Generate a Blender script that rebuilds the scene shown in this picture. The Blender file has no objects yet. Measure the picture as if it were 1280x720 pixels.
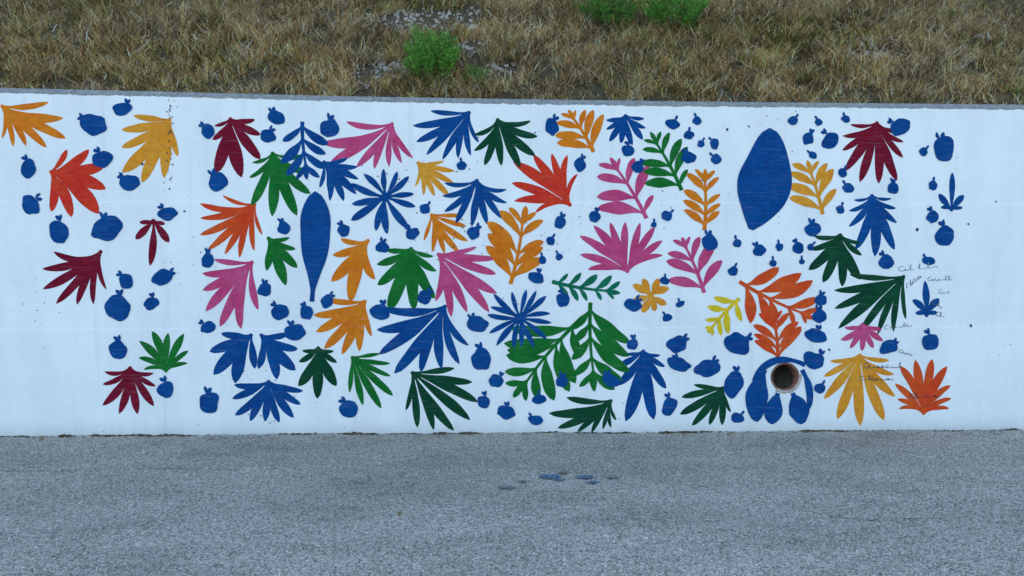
import bpy, bmesh, math, random
import numpy as np
from mathutils import Vector, Matrix, Euler, noise

R = math.radians
scene = bpy.context.scene
COL = scene.collection

# ------------------------------------------------------------------ camera
CAM_H, CAM_D, LENS = 1.46, 6.0, 27.2
FPX = 1280 * LENS / 36.0
cam_data = bpy.data.cameras.new("camera")
cam_data.lens = LENS
cam_data.sensor_width = 36.0
cam_data.clip_start = 0.05
cam_data.clip_end = 2000.0
cam = bpy.data.objects.new("camera", cam_data)
COL.objects.link(cam)
cam.location = (0.0, -CAM_D, CAM_H)
cam.rotation_euler = (R(90 - 2.96), 0.0, R(-1.6))
scene.camera = cam

# ------------------------------------------------------------------ sky, sun, exposure
SUN_EL, SUN_AZ = 24.0, 12.0           # compass style azimuth, +Y = north; the sun stands low behind the bank, all in view is in its shade
world = bpy.data.worlds.new("World")
scene.world = world
world.use_nodes = True
wn = world.node_tree
wn.nodes.clear()
w_out = wn.nodes.new("ShaderNodeOutputWorld")
w_bg = wn.nodes.new("ShaderNodeBackground")
w_sky = wn.nodes.new("ShaderNodeTexSky")
w_sky.sky_type = 'NISHITA'
w_sky.sun_disc = False
w_sky.sun_elevation = R(SUN_EL)
w_sky.sun_rotation = R(SUN_AZ)
w_sky.air_density = 1.0
w_sky.dust_density = 1.0
w_sky.ozone_density = 1.0
w_bg.inputs["Strength"].default_value = 0.15
wn.links.new(w_sky.outputs[0], w_bg.inputs[0])
wn.links.new(w_bg.outputs[0], w_out.inputs[0])

sun_data = bpy.data.lights.new("sun", 'SUN')
sun_data.energy = 2.0
sun_data.angle = R(0.6)
sun_data.color = (1.0, 0.97, 0.93)
sun = bpy.data.objects.new("sun", sun_data)
COL.objects.link(sun)
sdir = Vector((math.sin(R(SUN_AZ)) * math.cos(R(SUN_EL)), math.cos(R(SUN_AZ)) * math.cos(R(SUN_EL)), math.sin(R(SUN_EL))))
sun.rotation_euler = sdir.to_track_quat('Z', 'Y').to_euler()
sun.location = sdir * 30

vs = scene.view_settings
vs.view_transform = 'Standard'
vs.look = 'None'
vs.gamma = 1.0
vs.exposure = 1.64
vs.use_curve_mapping = False

# ------------------------------------------------------------------ measuring helpers
CAM_M = Matrix.Translation(cam.location) @ cam.rotation_euler.to_matrix().to_4x4()
CAM_R = CAM_M.to_3x3()
CAM_O = Vector(cam.location)


def ray(px, py):
    return (CAM_R @ Vector(((px - 640) / FPX, -(py - 360) / FPX, -1.0))).normalized()


def on_wall(px, py):
    d = ray(px, py)
    t = -CAM_O.y / d.y
    p = CAM_O + d * t
    return p.x, p.z


def on_road(px, py):
    d = ray(px, py)
    t = -CAM_O.z / d.z
    return CAM_O + d * t


# top edge of the wall (metres), read once along its length
TOP = [on_wall(x, y) for x, y in ((0, 109), (215, 114), (430, 119.5), (640, 123), (860, 126), (1070, 128), (1280, 130))]
TOPX = [-60.0] + [p[0] for p in TOP] + [60.0]
TOPZ = [TOP[0][1] + 0.35] + [p[1] for p in TOP] + [TOP[-1][1] - 0.25]


def ztop(x):
    return float(np.interp(x, TOPX, TOPZ))


SEAM1 = 1.815
SEAM2 = 0.842
STEP = 0.0028
SEAMS = ((SEAM1 - 0.011, SEAM1), (SEAM2 - 0.011, SEAM2))


def wall_y(z):
    """front of the wall: each lower lift of concrete stands 5 mm prouder"""
    y = 0.0
    for lo, hi in SEAMS:
        y -= STEP * min(1.0, max(0.0, (hi - z) / (hi - lo)))
    return y


WALL_T = 0.24


def hz(x, y):
    yy = max(0.0, y - WALL_T + 0.04)
    yc = min(yy, 16.0)
    k = min(1.0, yy / 0.6)
    h = ztop(x) - 0.05 + 0.66 * yc
    h += k * (0.10 * noise.noise((x * 0.55, y * 0.55, 3.1)) + 0.045 * noise.noise((x * 1.9, y * 1.9, 7.7)) + 0.018 * noise.noise((x * 6.0, y * 6.0, 1.3)))
    return h


def on_hill(px, py):
    d = ray(px, py)
    t = (WALL_T + CAM_D) / d.y
    while t < 40:
        p = CAM_O + d * t
        if p.z < hz(p.x, p.y):
            return p
        t += 0.01
    return CAM_O + d * 10


# ------------------------------------------------------------------ material helpers
def new_mat(name, rough=0.8, spec=0.3):
    m = bpy.data.materials.new(name)
    m.use_nodes = True
    nt = m.node_tree
    b = nt.nodes["Principled BSDF"]
    b.inputs["Roughness"].default_value = rough
    b.inputs["Specular IOR Level"].default_value = spec
    return m, nt, b


def nd(nt, kind, **kw):
    n = nt.nodes.new(kind)
    for k, v in kw.items():
        if k in ("operation", "blend_type", "data_type", "feature", "attribute_name", "noise_dimensions", "distance", "clamp"):
            setattr(n, k, v)
        else:
            n.inputs[k].default_value = v
    return n


def lk(nt, a, b):
    nt.links.new(a, b)


def ramp(nt, stops, src):
    r = nt.nodes.new("ShaderNodeValToRGB")
    els = r.color_ramp.elements
    els[0].position, els[0].color = stops[0][0], (*stops[0][1], 1)
    els[1].position, els[1].color = stops[-1][0], (*stops[-1][1], 1)
    for p, c in stops[1:-1]:
        e = els.new(p)
        e.color = (*c, 1)
    lk(nt, src, r.inputs[0])
    return r


def g(v):
    return (v, v, v)


def mixc(nt, fac, a, b, blend='MIX'):
    n = nt.nodes.new("ShaderNodeMix")
    n.data_type = 'RGBA'
    n.blend_type = blend
    for i, s in ((0, fac), (6, a), (7, b)):
        if hasattr(s, "is_output"):
            lk(nt, s, n.inputs[i])
        elif i == 0:
            n.inputs[0].default_value = s
        else:
            n.inputs[i].default_value = (*s, 1)
    return n.outputs[2]


def geo_pos(nt):
    return nt.nodes.new("ShaderNodeNewGeometry").outputs["Position"]


def noise_tex(nt, vec, scale, detail=3, rough=0.55):
    n = nt.nodes.new("ShaderNodeTexNoise")
    n.inputs["Scale"].default_value = scale
    n.inputs["Detail"].default_value = detail
    n.inputs["Roughness"].default_value = rough
    lk(nt, vec, n.inputs["Vector"])
    return n.outputs[0]


def mapping(nt, vec, scale=(1, 1, 1)):
    n = nt.nodes.new("ShaderNodeMapping")
    n.inputs["Scale"].default_value = scale
    lk(nt, vec, n.inputs["Vector"])
    return n.outputs[0]


def math_n(nt, op, a, b=None, clamp=False):
    n = nt.nodes.new("ShaderNodeMath")
    n.operation = op
    n.use_clamp = clamp
    for i, s in enumerate((a, b)):
        if s is None:
            continue
        if hasattr(s, "is_output"):
            lk(nt, s, n.inputs[i])
        else:
            n.inputs[i].default_value = s
    return n.outputs[0]


def bump(nt, bsdf, h, strength, dist, prev=None):
    n = nt.nodes.new("ShaderNodeBump")
    n.inputs["Strength"].default_value = strength
    n.inputs["Distance"].default_value = dist
    lk(nt, h, n.inputs["Height"])
    if prev is not None:
        lk(nt, prev, n.inputs["Normal"])
    if bsdf is not None:
        lk(nt, n.outputs[0], bsdf.inputs["Normal"])
    return n.outputs[0]


def wall_relief(nt, b, pos):
    n1 = noise_tex(nt, pos, 9.0, 4, 0.6)
    n2 = noise_tex(nt, pos, 110.0, 3, 0.6)
    p = bump(nt, None, n1, 0.35, 0.012)
    bump(nt, b, n2, 0.35, 0.0025, p)


# ------------------------------------------------------------------ materials
# painted concrete wall
M_WALL, nt, b = new_mat("white_painted_concrete", 0.62, 0.35)
pos = geo_pos(nt)
att = nd(nt, "ShaderNodeAttribute", attribute_name="dtop")
n_edge = noise_tex(nt, pos, 14.0, 4, 0.65)
edge = math_n(nt, 'MULTIPLY_ADD', n_edge, -0.040)
edge.node.inputs[2].default_value = 0.0
d_edge = math_n(nt, 'ADD', att.outputs["Fac"], edge)
m_top = math_n(nt, 'GREATER_THAN', d_edge, 0.024)
# small chips where the paint has come away
vor = nd(nt, "ShaderNodeTexNoise", Scale=38.0, Detail=2.0)
lk(nt, pos, vor.inputs["Vector"])
n_pat = noise_tex(nt, pos, 1.6, 2)
chip = math_n(nt, 'ADD', vor.outputs[0], math_n(nt, 'MULTIPLY', n_pat, 0.22))
m_chip = math_n(nt, 'LESS_THAN', chip, 0.868)
conc = ramp(nt, [(0.25, (0.13, 0.135, 0.135)), (0.5, (0.24, 0.245, 0.24)), (0.75, (0.36, 0.36, 0.35))], noise_tex(nt, pos, 32.0, 5, 0.7))
streak = noise_tex(nt, mapping(nt, pos, (3.1, 3.1, 0.7)), 1.0, 7, 0.7)
white = ramp(nt, [(0.3, (0.74, 0.765, 0.775)), (0.6, (0.815, 0.835, 0.84))], streak)
blot = ramp(nt, [(0.3, g(0.92)), (0.6, g(1.0))], noise_tex(nt, pos, 1.7, 8, 0.7))
white = mixc(nt, 1.0, white.outputs[0], blot.outputs[0], 'MULTIPLY')
run = noise_tex(nt, mapping(nt, pos, (9.0, 9.0, 0.55)), 1.0, 3, 0.5)
run = ramp(nt, [(0.60, g(0.0)), (0.74, g(0.20))], run)
white = mixc(nt, run.outputs[0], white, (0.42, 0.44, 0.45))
# splash dirt along the foot, with a ragged outline
sep = nt.nodes.new("ShaderNodeSeparateXYZ")
lk(nt, pos, sep.inputs[0])
foot = math_n(nt, 'MULTIPLY_ADD', sep.outputs[2], -7.0)
foot.node.inputs[2].default_value = 0.95
foot = math_n(nt, 'MULTIPLY', math_n(nt, 'ADD', foot, math_n(nt, 'MULTIPLY', noise_tex(nt, pos, 11.0, 5, 0.7), 0.6), False), 0.55, True)
foot = math_n(nt, 'POWER', foot, 2.0, True)
white = mixc(nt, foot, white, (0.30, 0.31, 0.31))
painted = mixc(nt, math_n(nt, 'MULTIPLY', m_top, m_chip), conc.outputs[0], white)
lk(nt, painted, b.inputs["Base Color"])
wall_relief(nt, b, pos)


def paint_mat(name, col, col2):
    m, nt, b = new_mat(name, 0.85, 0.06)
    pos = geo_pos(nt)
    brush = noise_tex(nt, mapping(nt, pos, (1.0, 1.0, 1.0)), 22.0, 5, 0.65)
    big = noise_tex(nt, pos, 5.0, 2, 0.5)
    c = ramp(nt, [(0.3, col), (0.7, col2)], big)
    v = ramp(nt, [(0.25, g(0.74)), (0.62, g(1.04))], brush)
    cc = mixc(nt, 1.0, c.outputs[0], v.outputs[0], 'MULTIPLY')
    # dragged brush marks where the white shows through thinly
    drag = nt.nodes.new("ShaderNodeMapping")
    drag.inputs["Rotation"].default_value = (0, 0.6 + 3 * col[0], 0)
    drag.inputs["Scale"].default_value = (5.0, 20.0, 75.0)
    lk(nt, pos, drag.inputs["Vector"])
    thin = ramp(nt, [(0.55, g(0.0)), (0.8, g(0.11))], noise_tex(nt, drag.outputs[0], 1.0, 4, 0.6))
    cc = mixc(nt, thin.outputs[0], cc, (0.6, 0.62, 0.63))
    lk(nt, cc, b.inputs["Base Color"])
    wall_relief(nt, b, pos)
    return m


PAINT = {
    'B': paint_mat("blue_wall_paint", (0.003, 0.050, 0.205), (0.004, 0.072, 0.255)),
    'O': paint_mat("orange_wall_paint", (0.66, 0.155, 0.010), (0.70, 0.225, 0.015)),
    'A': paint_mat("amber_wall_paint", (0.68, 0.24, 0.018), (0.72, 0.32, 0.035)),
    'R': paint_mat("red_wall_paint", (0.60, 0.030, 0.018), (0.64, 0.050, 0.020)),
    'S': paint_mat("scarlet_wall_paint", (0.62, 0.050, 0.014), (0.66, 0.105, 0.020)),
    'M': paint_mat("maroon_wall_paint", (0.155, 0.006, 0.022), (0.21, 0.009, 0.028)),
    'G': paint_mat("green_wall_paint", (0.006, 0.120, 0.020), (0.012, 0.165, 0.028)),
    'D': paint_mat("dark_green_wall_paint", (0.003, 0.045, 0.022), (0.006, 0.066, 0.028)),
    'T': paint_mat("teal_green_wall_paint", (0.005, 0.125, 0.065), (0.008, 0.165, 0.09)),
    'P': paint_mat("pink_wall_paint", (0.50, 0.045, 0.145), (0.56, 0.085, 0.205)),
    'Y': paint_mat("yellow_wall_paint", (0.66, 0.46, 0.012), (0.72, 0.52, 0.03)),
    'K': paint_mat("black_marker_ink", (0.08, 0.08, 0.10), (0.14, 0.14, 0.17)),
    'J': paint_mat("teal_marker_ink", (0.14, 0.36, 0.37), (0.22, 0.44, 0.45)),
    'X': paint_mat("dark_paint_spatter", (0.02, 0.035, 0.07), (0.05, 0.06, 0.09)),
}

# asphalt
M_ROAD, nt, b = new_mat("weathered_asphalt", 0.85, 0.25)
pos = geo_pos(nt)
v1 = nd(nt, "ShaderNodeTexVoronoi", Scale=105.0)
v2 = nd(nt, "ShaderNodeTexVoronoi", Scale=190.0)
lk(nt, pos, v1.inputs["Vector"])
lk(nt, pos, v2.inputs["Vector"])
s1 = nt.nodes.new("ShaderNodeSeparateColor")
s2 = nt.nodes.new("ShaderNodeSeparateColor")
lk(nt, v1.outputs["Color"], s1.inputs[0])
lk(nt, v2.outputs["Color"], s2.inputs[0])
c1 = ramp(nt, [(0.0, (0.19, 0.17, 0.137)), (0.25, (0.40, 0.36, 0.292)), (0.75, (0.53, 0.475, 0.388)), (0.95, (0.61, 0.555, 0.465)), (1.0, (0.80, 0.77, 0.70))], s1.outputs[0])
c2 = ramp(nt, [(0.0, g(0.55)), (0.5, g(0.95)), (1.0, g(1.35))], s2.outputs[1])
colr = mixc(nt, 1.0, c1.outputs[0], c2.outputs[0], 'MULTIPLY')
patch = ramp(nt, [(0.30, (0.62, 0.63, 0.63)), (0.5, g(0.98)), (0.70, (1.18, 1.18, 1.18))], noise_tex(nt, mapping(nt, pos, (0.6, 1.3, 1.0)), 1.3, 7, 0.68))
blotch = ramp(nt, [(0.60, g(1.0)), (0.70, g(0.68))], noise_tex(nt, pos, 5.5, 4, 0.6))
colr = mixc(nt, 0.8, colr, blotch.outputs[0], 'MULTIPLY')
colr = mixc(nt, 1.0, colr, patch.outputs[0], 'MULTIPLY')
pits = noise_tex(nt, pos, 36.0, 4, 0.65)
pit = ramp(nt, [(0.33, g(0.30)), (0.43, g(1.0))], pits)
colr = mixc(nt, 1.0, colr, pit.outputs[0], 'MULTIPLY')
lk(nt, colr, b.inputs["Base Color"])
p1 = bump(nt, None, v1.outputs["Distance"], 0.7, 0.006)
p1.node.invert = True
p2 = bump(nt, None, pits, 0.6, 0.008, p1)
bump(nt, b, noise_tex(nt, pos, 4.0, 4, 0.6), 0.4, 0.02, p2)

# soil under the grass
M_SOIL, nt, b = new_mat("dry_soil", 0.95, 0.1)
pos = geo_pos(nt)
cs = ramp(nt, [(0.3, (0.05, 0.038, 0.022)), (0.5, (0.10, 0.078, 0.046)), (0.72, (0.19, 0.155, 0.10))], noise_tex(nt, pos, 18.0, 6, 0.7))
lk(nt, cs.outputs[0], b.inputs["Base Color"])
bump(nt, b, noise_tex(nt, pos, 30.0, 5, 0.7), 0.8, 0.03)


def attr_mat(name, rough=0.7, trans=0.0, spec=0.2):
    m, nt, b = new_mat(name, rough, spec)
    a = nd(nt, "ShaderNodeAttribute", attribute_name="tint")
    lk(nt, a.outputs["Color"], b.inputs["Base Color"])
    if trans:
        out = nt.nodes["Material Output"]
        t = nt.nodes.new("ShaderNodeBsdfTranslucent")
        lk(nt, a.outputs["Color"], t.inputs[0])
        mx = nt.nodes.new("ShaderNodeMixShader")
        mx.inputs[0].default_value = trans
        lk(nt, b.outputs[0], mx.inputs[1])
        lk(nt, t.outputs[0], mx.inputs[2])
        lk(nt, mx.outputs[0], out.inputs[0])
    return m


M_GRASS = attr_mat("grass_blades", 0.75, 0.2)
M_CHIP = attr_mat("asphalt_stone_chips", 0.9, 0.0, 0.15)
M_LEAF = attr_mat("shrub_leaves", 0.55, 0.3)


def stone_mat(name, a, c):
    m, nt, b = new_mat(name, 0.9, 0.2)
    tc = nt.nodes.new("ShaderNodeTexCoord").outputs["Object"]
    r = ramp(nt, [(0.3, a), (0.7, c)], noise_tex(nt, tc, 22.0, 6, 0.7))
    lk(nt, r.outputs[0], b.inputs["Base Color"])
    bump(nt, b, noise_tex(nt, tc, 40.0, 5, 0.7), 0.7, 0.015)
    return m


M_STONE = stone_mat("pale_limestone", (0.24, 0.215, 0.18), (0.50, 0.455, 0.39))
M_TANSTONE = stone_mat("tan_limestone", (0.20, 0.165, 0.12), (0.36, 0.30, 0.22))
M_TWIG = stone_mat("woody_stem", (0.05, 0.045, 0.02), (0.12, 0.10, 0.05))
M_PIPE = stone_mat("stained_clay_pipe", (0.17, 0.055, 0.032), (0.32, 0.17, 0.13))
M_DIRT = stone_mat("caked_dirt", (0.02, 0.017, 0.013), (0.07, 0.06, 0.045))
M_MORTAR = stone_mat("rough_mortar", (0.30, 0.25, 0.22), (0.55, 0.50, 0.46))
M_DEBRIS = stone_mat("road_grit", (0.16, 0.15, 0.14), (0.50, 0.49, 0.47))
M_DRYLEAF = stone_mat("fallen_leaf_brown", (0.20, 0.11, 0.04), (0.33, 0.20, 0.08))
M_SPILL, nt, b = new_mat("blue_paint_spill", 0.6, 0.3)
pos = geo_pos(nt)
rs = ramp(nt, [(0.42, (0.30, 0.29, 0.26)), (0.47, (0.04, 0.14, 0.22)), (0.55, (0.004, 0.10, 0.22))], noise_tex(nt, pos, 75.0, 4, 0.7))
lk(nt, rs.outputs[0], b.inputs["Base Color"])
bump(nt, b, noise_tex(nt, pos, 70.0, 4, 0.7), 0.6, 0.006)
M_DSPILL, nt, b = new_mat("dark_paint_spill", 0.7, 0.2)
pos = geo_pos(nt)
rs = ramp(nt, [(0.42, (0.32, 0.30, 0.26)), (0.6, (0.06, 0.065, 0.07))], noise_tex(nt, pos, 90.0, 4, 0.7))
lk(nt, rs.outputs[0], b.inputs["Base Color"])


# ------------------------------------------------------------------ object helpers
def link(name, me, mat=None, parent=None, **props):
    o = bpy.data.objects.new(name, me)
    COL.objects.link(o)
    if mat is not None:
        me.materials.append(mat)
    if parent is not None:
        o.parent = parent
    for k, v in props.items():
        o[k] = v
    return o


def mesh_from(name, verts, faces):
    me = bpy.data.meshes.new(name)
    me.from_pydata([tuple(v) for v in verts], [], faces)
    me.update()
    return me


def smooth(me):
    me.polygons.foreach_set("use_smooth", [True] * len(me.polygons))


def set_tint(me, cols):
    a = me.attributes.new("tint", 'FLOAT_COLOR', 'POINT')
    arr = np.ones((len(me.vertices), 4), dtype=np.float32)
    arr[:, :3] = cols
    a.data.foreach_set("color", arr.ravel())


# ------------------------------------------------------------------ road
def build_road():
    xs = [-90, -60, -40, -25, -15, -10, -8] + list(np.arange(-7, 7.001, 0.04)) + [8, 10, 15, 25, 40, 60, 90]
    ys = [0.06, -0.004, -0.012, -0.03, -0.06, -0.12, -0.25, -0.6, -1.2, -2.2, -4, -7, -12, -25, -60]
    verts, faces = [], []
    for y in ys:
        for x in xs:
            z = 0.0
            if y > -0.3 and abs(x) < 7.01:
                k = max(0.0, 1 + y / 0.16)
                e = noise.noise((x * 1.1, 0.3, 0)) * 0.012 + noise.noise((x * 7, 1.3, 0)) * 0.009 + noise.noise((x * 23, 2.3, y * 20)) * 0.006
                z = k * (0.012 + e) + 0.004 * noise.noise((x * 12, y * 12, 4))
            verts.append((x, y, z))
    n = len(xs)
    for j in range(len(ys) - 1):
        for i in range(n - 1):
            a = j * n + i
            faces.append((a, a + n, a + n + 1, a + 1))
    me = mesh_from("road", verts, faces)
    smooth(me)
    return link("road", me, M_ROAD, kind="structure", label="weathered grey asphalt road in front of the painted wall")


road = build_road()

# ------------------------------------------------------------------ wall
HX, HZ = on_wall(981, 471)
HR = 0.116


def build_wall():
    xs = sorted(set([-60, -40, -25, -15, -10] + [round(v, 3) for v in np.arange(-7, 7.001, 0.2)] + [10, 15, 25, 40, 60]))
    xs = [x for x in xs if not (HX - 0.2 < x < HX + 0.2)]
    xs = sorted(xs + [HX - 0.15, HX + 0.15])
    fixed = [-0.4, HZ - 0.15, HZ + 0.15, SEAMS[1][0], SEAMS[1][1], SEAMS[0][0], SEAMS[0][1]]
    verts, faces, dtop = [], [], []
    rows = []

    def v(x, y, z):
        verts.append((x, y, z))
        dtop.append(ztop(x) - z)
        return len(verts) - 1

    hole_row = (1, 2)
    for x in xs:
        t = ztop(x)
        wob = 0.004 * noise.noise((x * 5, 0, 0)) + 0.003 * noise.noise((x * 17, 4, 0))
        col = [v(x, wall_y(z), z) for z in fixed]
        col.append(v(x, 0.0, t - 0.032 + wob))
        col.append(v(x, 0.026 + wob, t))
        col.append(v(x, WALL_T, t + 0.002))
        col.append(v(x, WALL_T + 0.01, -0.4))
        rows.append(col)
    hi = xs.index(HX - 0.15)
    for i in range(len(xs) - 1):
        for k in range(len(rows[0]) - 1):
            if i == hi and k == hole_row[0]:
                continue
            faces.append((rows[i][k], rows[i + 1][k], rows[i + 1][k + 1], rows[i][k + 1]))
    # ring of faces from the square cell to the round drain opening
    N = 40
    yb = wall_y(HZ)
    outer, inner = [], []
    for i in range(N):
        a = 2 * math.pi * (i + 0.5) / N
        c, s = math.cos(a), math.sin(a)
        m = 0.15 / max(abs(c), abs(s))
        outer.append(v(HX + c * m, yb, HZ + s * m))
        r = HR * (1 + 0.02 * noise.noise((c * 3, s * 3, 0)))
        inner.append(v(HX + c * r, yb, HZ + s * r))
    corners = [v(HX + sx * 0.15, yb, HZ + sz * 0.15) for sx, sz in ((1, 1), (-1, 1), (-1, -1), (1, -1))]
    deep = [v(verts[k][0], 0.02, verts[k][2]) for k in inner]
    for i in range(N):
        j = (i + 1) % N
        faces.append((outer[i], outer[j], inner[j], inner[i]))
        faces.append((inner[i], inner[j], deep[j], deep[i]))
        if i % 10 == 4:
            faces.append((outer[i], corners[i // 10], outer[j]))
    faces = [f if True else f for f in faces]
    me = mesh_from("retaining_wall", verts, faces)
    at = me.attributes.new("dtop", 'FLOAT', 'POINT')
    at.data.foreach_set("value", np.array(dtop, dtype=np.float32))
    bm = bmesh.new()
    bm.from_mesh(me)
    bmesh.ops.recalc_face_normals(bm, faces=bm.faces)
    bm.to_mesh(me)
    bm.free()
    return link("retaining_wall", me, M_WALL, label="long white painted concrete retaining wall covered with a colourful leaf mural", category="wall")


wall = build_wall()


def build_pipe():
    N = 40
    verts, faces = [], []
    prof = [(-0.013, HR - 0.004), (-0.013, HR - 0.016), (0.05, HR - 0.018), (0.45, HR - 0.020)]
    for y, r in prof:
        for i in range(N):
            a = 2 * math.pi * i / N
            rr = r * (1 + 0.012 * noise.noise((math.cos(a) * 2, math.sin(a) * 2, y * 9)))
            verts.append((HX + rr * math.cos(a), y + 0.006, HZ + rr * math.sin(a)))
    for k in range(len(prof) - 1):
        for i in range(N):
            j = (i + 1) % N
            faces.append((k * N + i, k * N + j, (k + 1) * N + j, (k + 1) * N + i))
    me = mesh_from("drain_pipe", verts, faces)
    smooth(me)
    p = link("drain_pipe", me, M_PIPE, wall, label="round clay drain pipe mouth set into the wall")
    # mound of caked dirt and leaves inside
    verts, faces = [], []
    n = 14
    for j in range(n + 1):
        for i in range(n + 1):
            u = -1 + 2 * i / n
            w = -1 + 2 * j / n
            # square to disc
            dx = u * math.sqrt(1 - w * w / 2)
            dz = w * math.sqrt(1 - u * u / 2)
            r = HR - 0.021
            slope = 0.16 + 0.13 * dz - 0.05 * dx
            y = slope + 0.035 * noise.noise((dx * 4, dz * 4, 2.2)) + 0.015 * noise.noise((dx * 11, dz * 11, 5.2))
            verts.append((HX + dx * r, max(0.03, y), HZ + dz * r))
    for j in range(n):
        for i in range(n):
            a = j * (n + 1) + i
            faces.append((a, a + 1, a + n + 2, a + n + 1))
    me = mesh_from("dirt_plug", verts, faces)
    smooth(me)
    link("dirt_plug", me, M_DIRT, p)
    # broken mortar round the lower rim
    verts, faces = [], []
    yb = wall_y(HZ)
    segs = 26
    for i in range(segs + 1):
        a = R(235 + 135 * i / segs)
        wd = 0.020 + 0.010 * noise.noise((i * 0.5, 0.2, 0))
        for rr, yy in ((HR - 0.012, 0.012), (HR - 0.006, yb - 0.007), (HR + wd * 0.5, yb - 0.006), (HR + wd, yb + 0.002)):
            verts.append((HX + rr * math.cos(a), yy + 0.002 * noise.noise((i, rr * 50, 0)), HZ + rr * math.sin(a)))
    for i in range(segs):
        for k in range(3):
            a = i * 4 + k
            faces.append((a, a + 4, a + 5, a + 1))
    me = mesh_from("mortar_rim", verts, faces)
    smooth(me)
    link("mortar_rim", me, M_MORTAR, p)


build_pipe()

# ------------------------------------------------------------------ hillside
def build_hill():
    xs = [-60, -40, -28, -20, -15, -12, -10, -8.5] + list(np.arange(-7.5, 7.501, 0.15)) + [8.5, 10, 12, 15, 20, 28, 40, 60]
    ys = list(np.arange(WALL_T - 0.03, 4.0, 0.12)) + [4.5, 5.5, 7, 9, 12, 16, 18, 25, 60]
    verts, faces = [], []
    for y in ys:
        for x in xs:
            verts.append((x, y, hz(x, y)))
    n = len(xs)
    for j in range(len(ys) - 1):
        for i in range(n - 1):
            a = j * n + i
            faces.append((a, a + 1, a + n + 1, a + n))
    me = mesh_from("hillside", verts, faces)
    smooth(me)
    return link("hillside", me, M_SOIL, kind="structure", label="steep dry earth bank rising behind the wall")


hill = build_hill()

# ------------------------------------------------------------------ grass
rng = np.random.default_rng(11)
BARE = []
for px, py, r in ((535, 30, 0.36), (580, 30, 0.30), (492, 30, 0.30), (470, 92, 0.28), (588, 62, 0.24), (630, 92, 0.18), (1075, 70, 0.2)):
    p = on_hill(px, py)
    BARE.append((p.x, p.y, r))


def bareness(x, y):
    k = 0.0
    for bx, by, r in BARE:
        d = math.hypot(x - bx, (y - by) * 1.0)
        k = max(k, 1.0 - d / r)
    return k


def blade_mesh(name, roots, lens, wids, dirs, tilts, droops, cols):
    """3-triangle blades; dirs = azimuth, tilts = lean from the vertical at the root, droops = extra lean at the tip"""
    n = len(roots)
    az = dirs
    d1 = np.stack([np.cos(az) * np.sin(tilts), np.sin(az) * np.sin(tilts), np.cos(tilts)], 1)
    t2 = tilts + droops
    az2 = az + rng.normal(0, 0.7, n)
    d2 = np.stack([np.cos(az2) * np.sin(t2), np.sin(az2) * np.sin(t2), np.cos(t2)], 1)
    tw = az + rng.uniform(0.6, 2.5, n)
    side = np.stack([np.cos(tw), np.sin(tw), np.zeros(n)], 1) * (wids[:, None] * 0.5)
    mid = roots + d1 * (lens * 0.55)[:, None]
    tip = mid + d2 * (lens * 0.45)[:, None]
    V = np.stack([roots - side, roots + side, mid + side * 0.8, mid - side * 0.8, tip], 1).reshape(-1, 3)
    base = np.arange(n)[:, None] * 5
    tri = np.array([[0, 1, 2], [0, 2, 3], [3, 2, 4]]).reshape(1, -1)
    F = (base + tri).reshape(-1)
    me = bpy.data.meshes.new(name)
    me.vertices.add(n * 5)
    me.vertices.foreach_set("co", V.astype(np.float32).ravel())
    me.loops.add(len(F))
    me.loops.foreach_set("vertex_index", F.astype(np.int32))
    nf = len(F) // 3
    me.polygons.add(nf)
    me.polygons.foreach_set("loop_start", np.arange(0, nf * 3, 3, dtype=np.int32))
    me.polygons.foreach_set("loop_total", np.full(nf, 3, dtype=np.int32))
    me.update()
    me.validate()
    set_tint(me, np.repeat(cols, 5, axis=0))
    return me


PAL = np.array([(0.50, 0.40, 0.205), (0.40, 0.32, 0.165), (0.66, 0.56, 0.33), (0.22, 0.165, 0.09), (0.50, 0.44, 0.27), (0.33, 0.225, 0.125), (0.80, 0.70, 0.45)])
OLV = np.array([(0.25, 0.24, 0.075), (0.14, 0.165, 0.05), (0.32, 0.29, 0.11), (0.075, 0.13, 0.035)])


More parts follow.
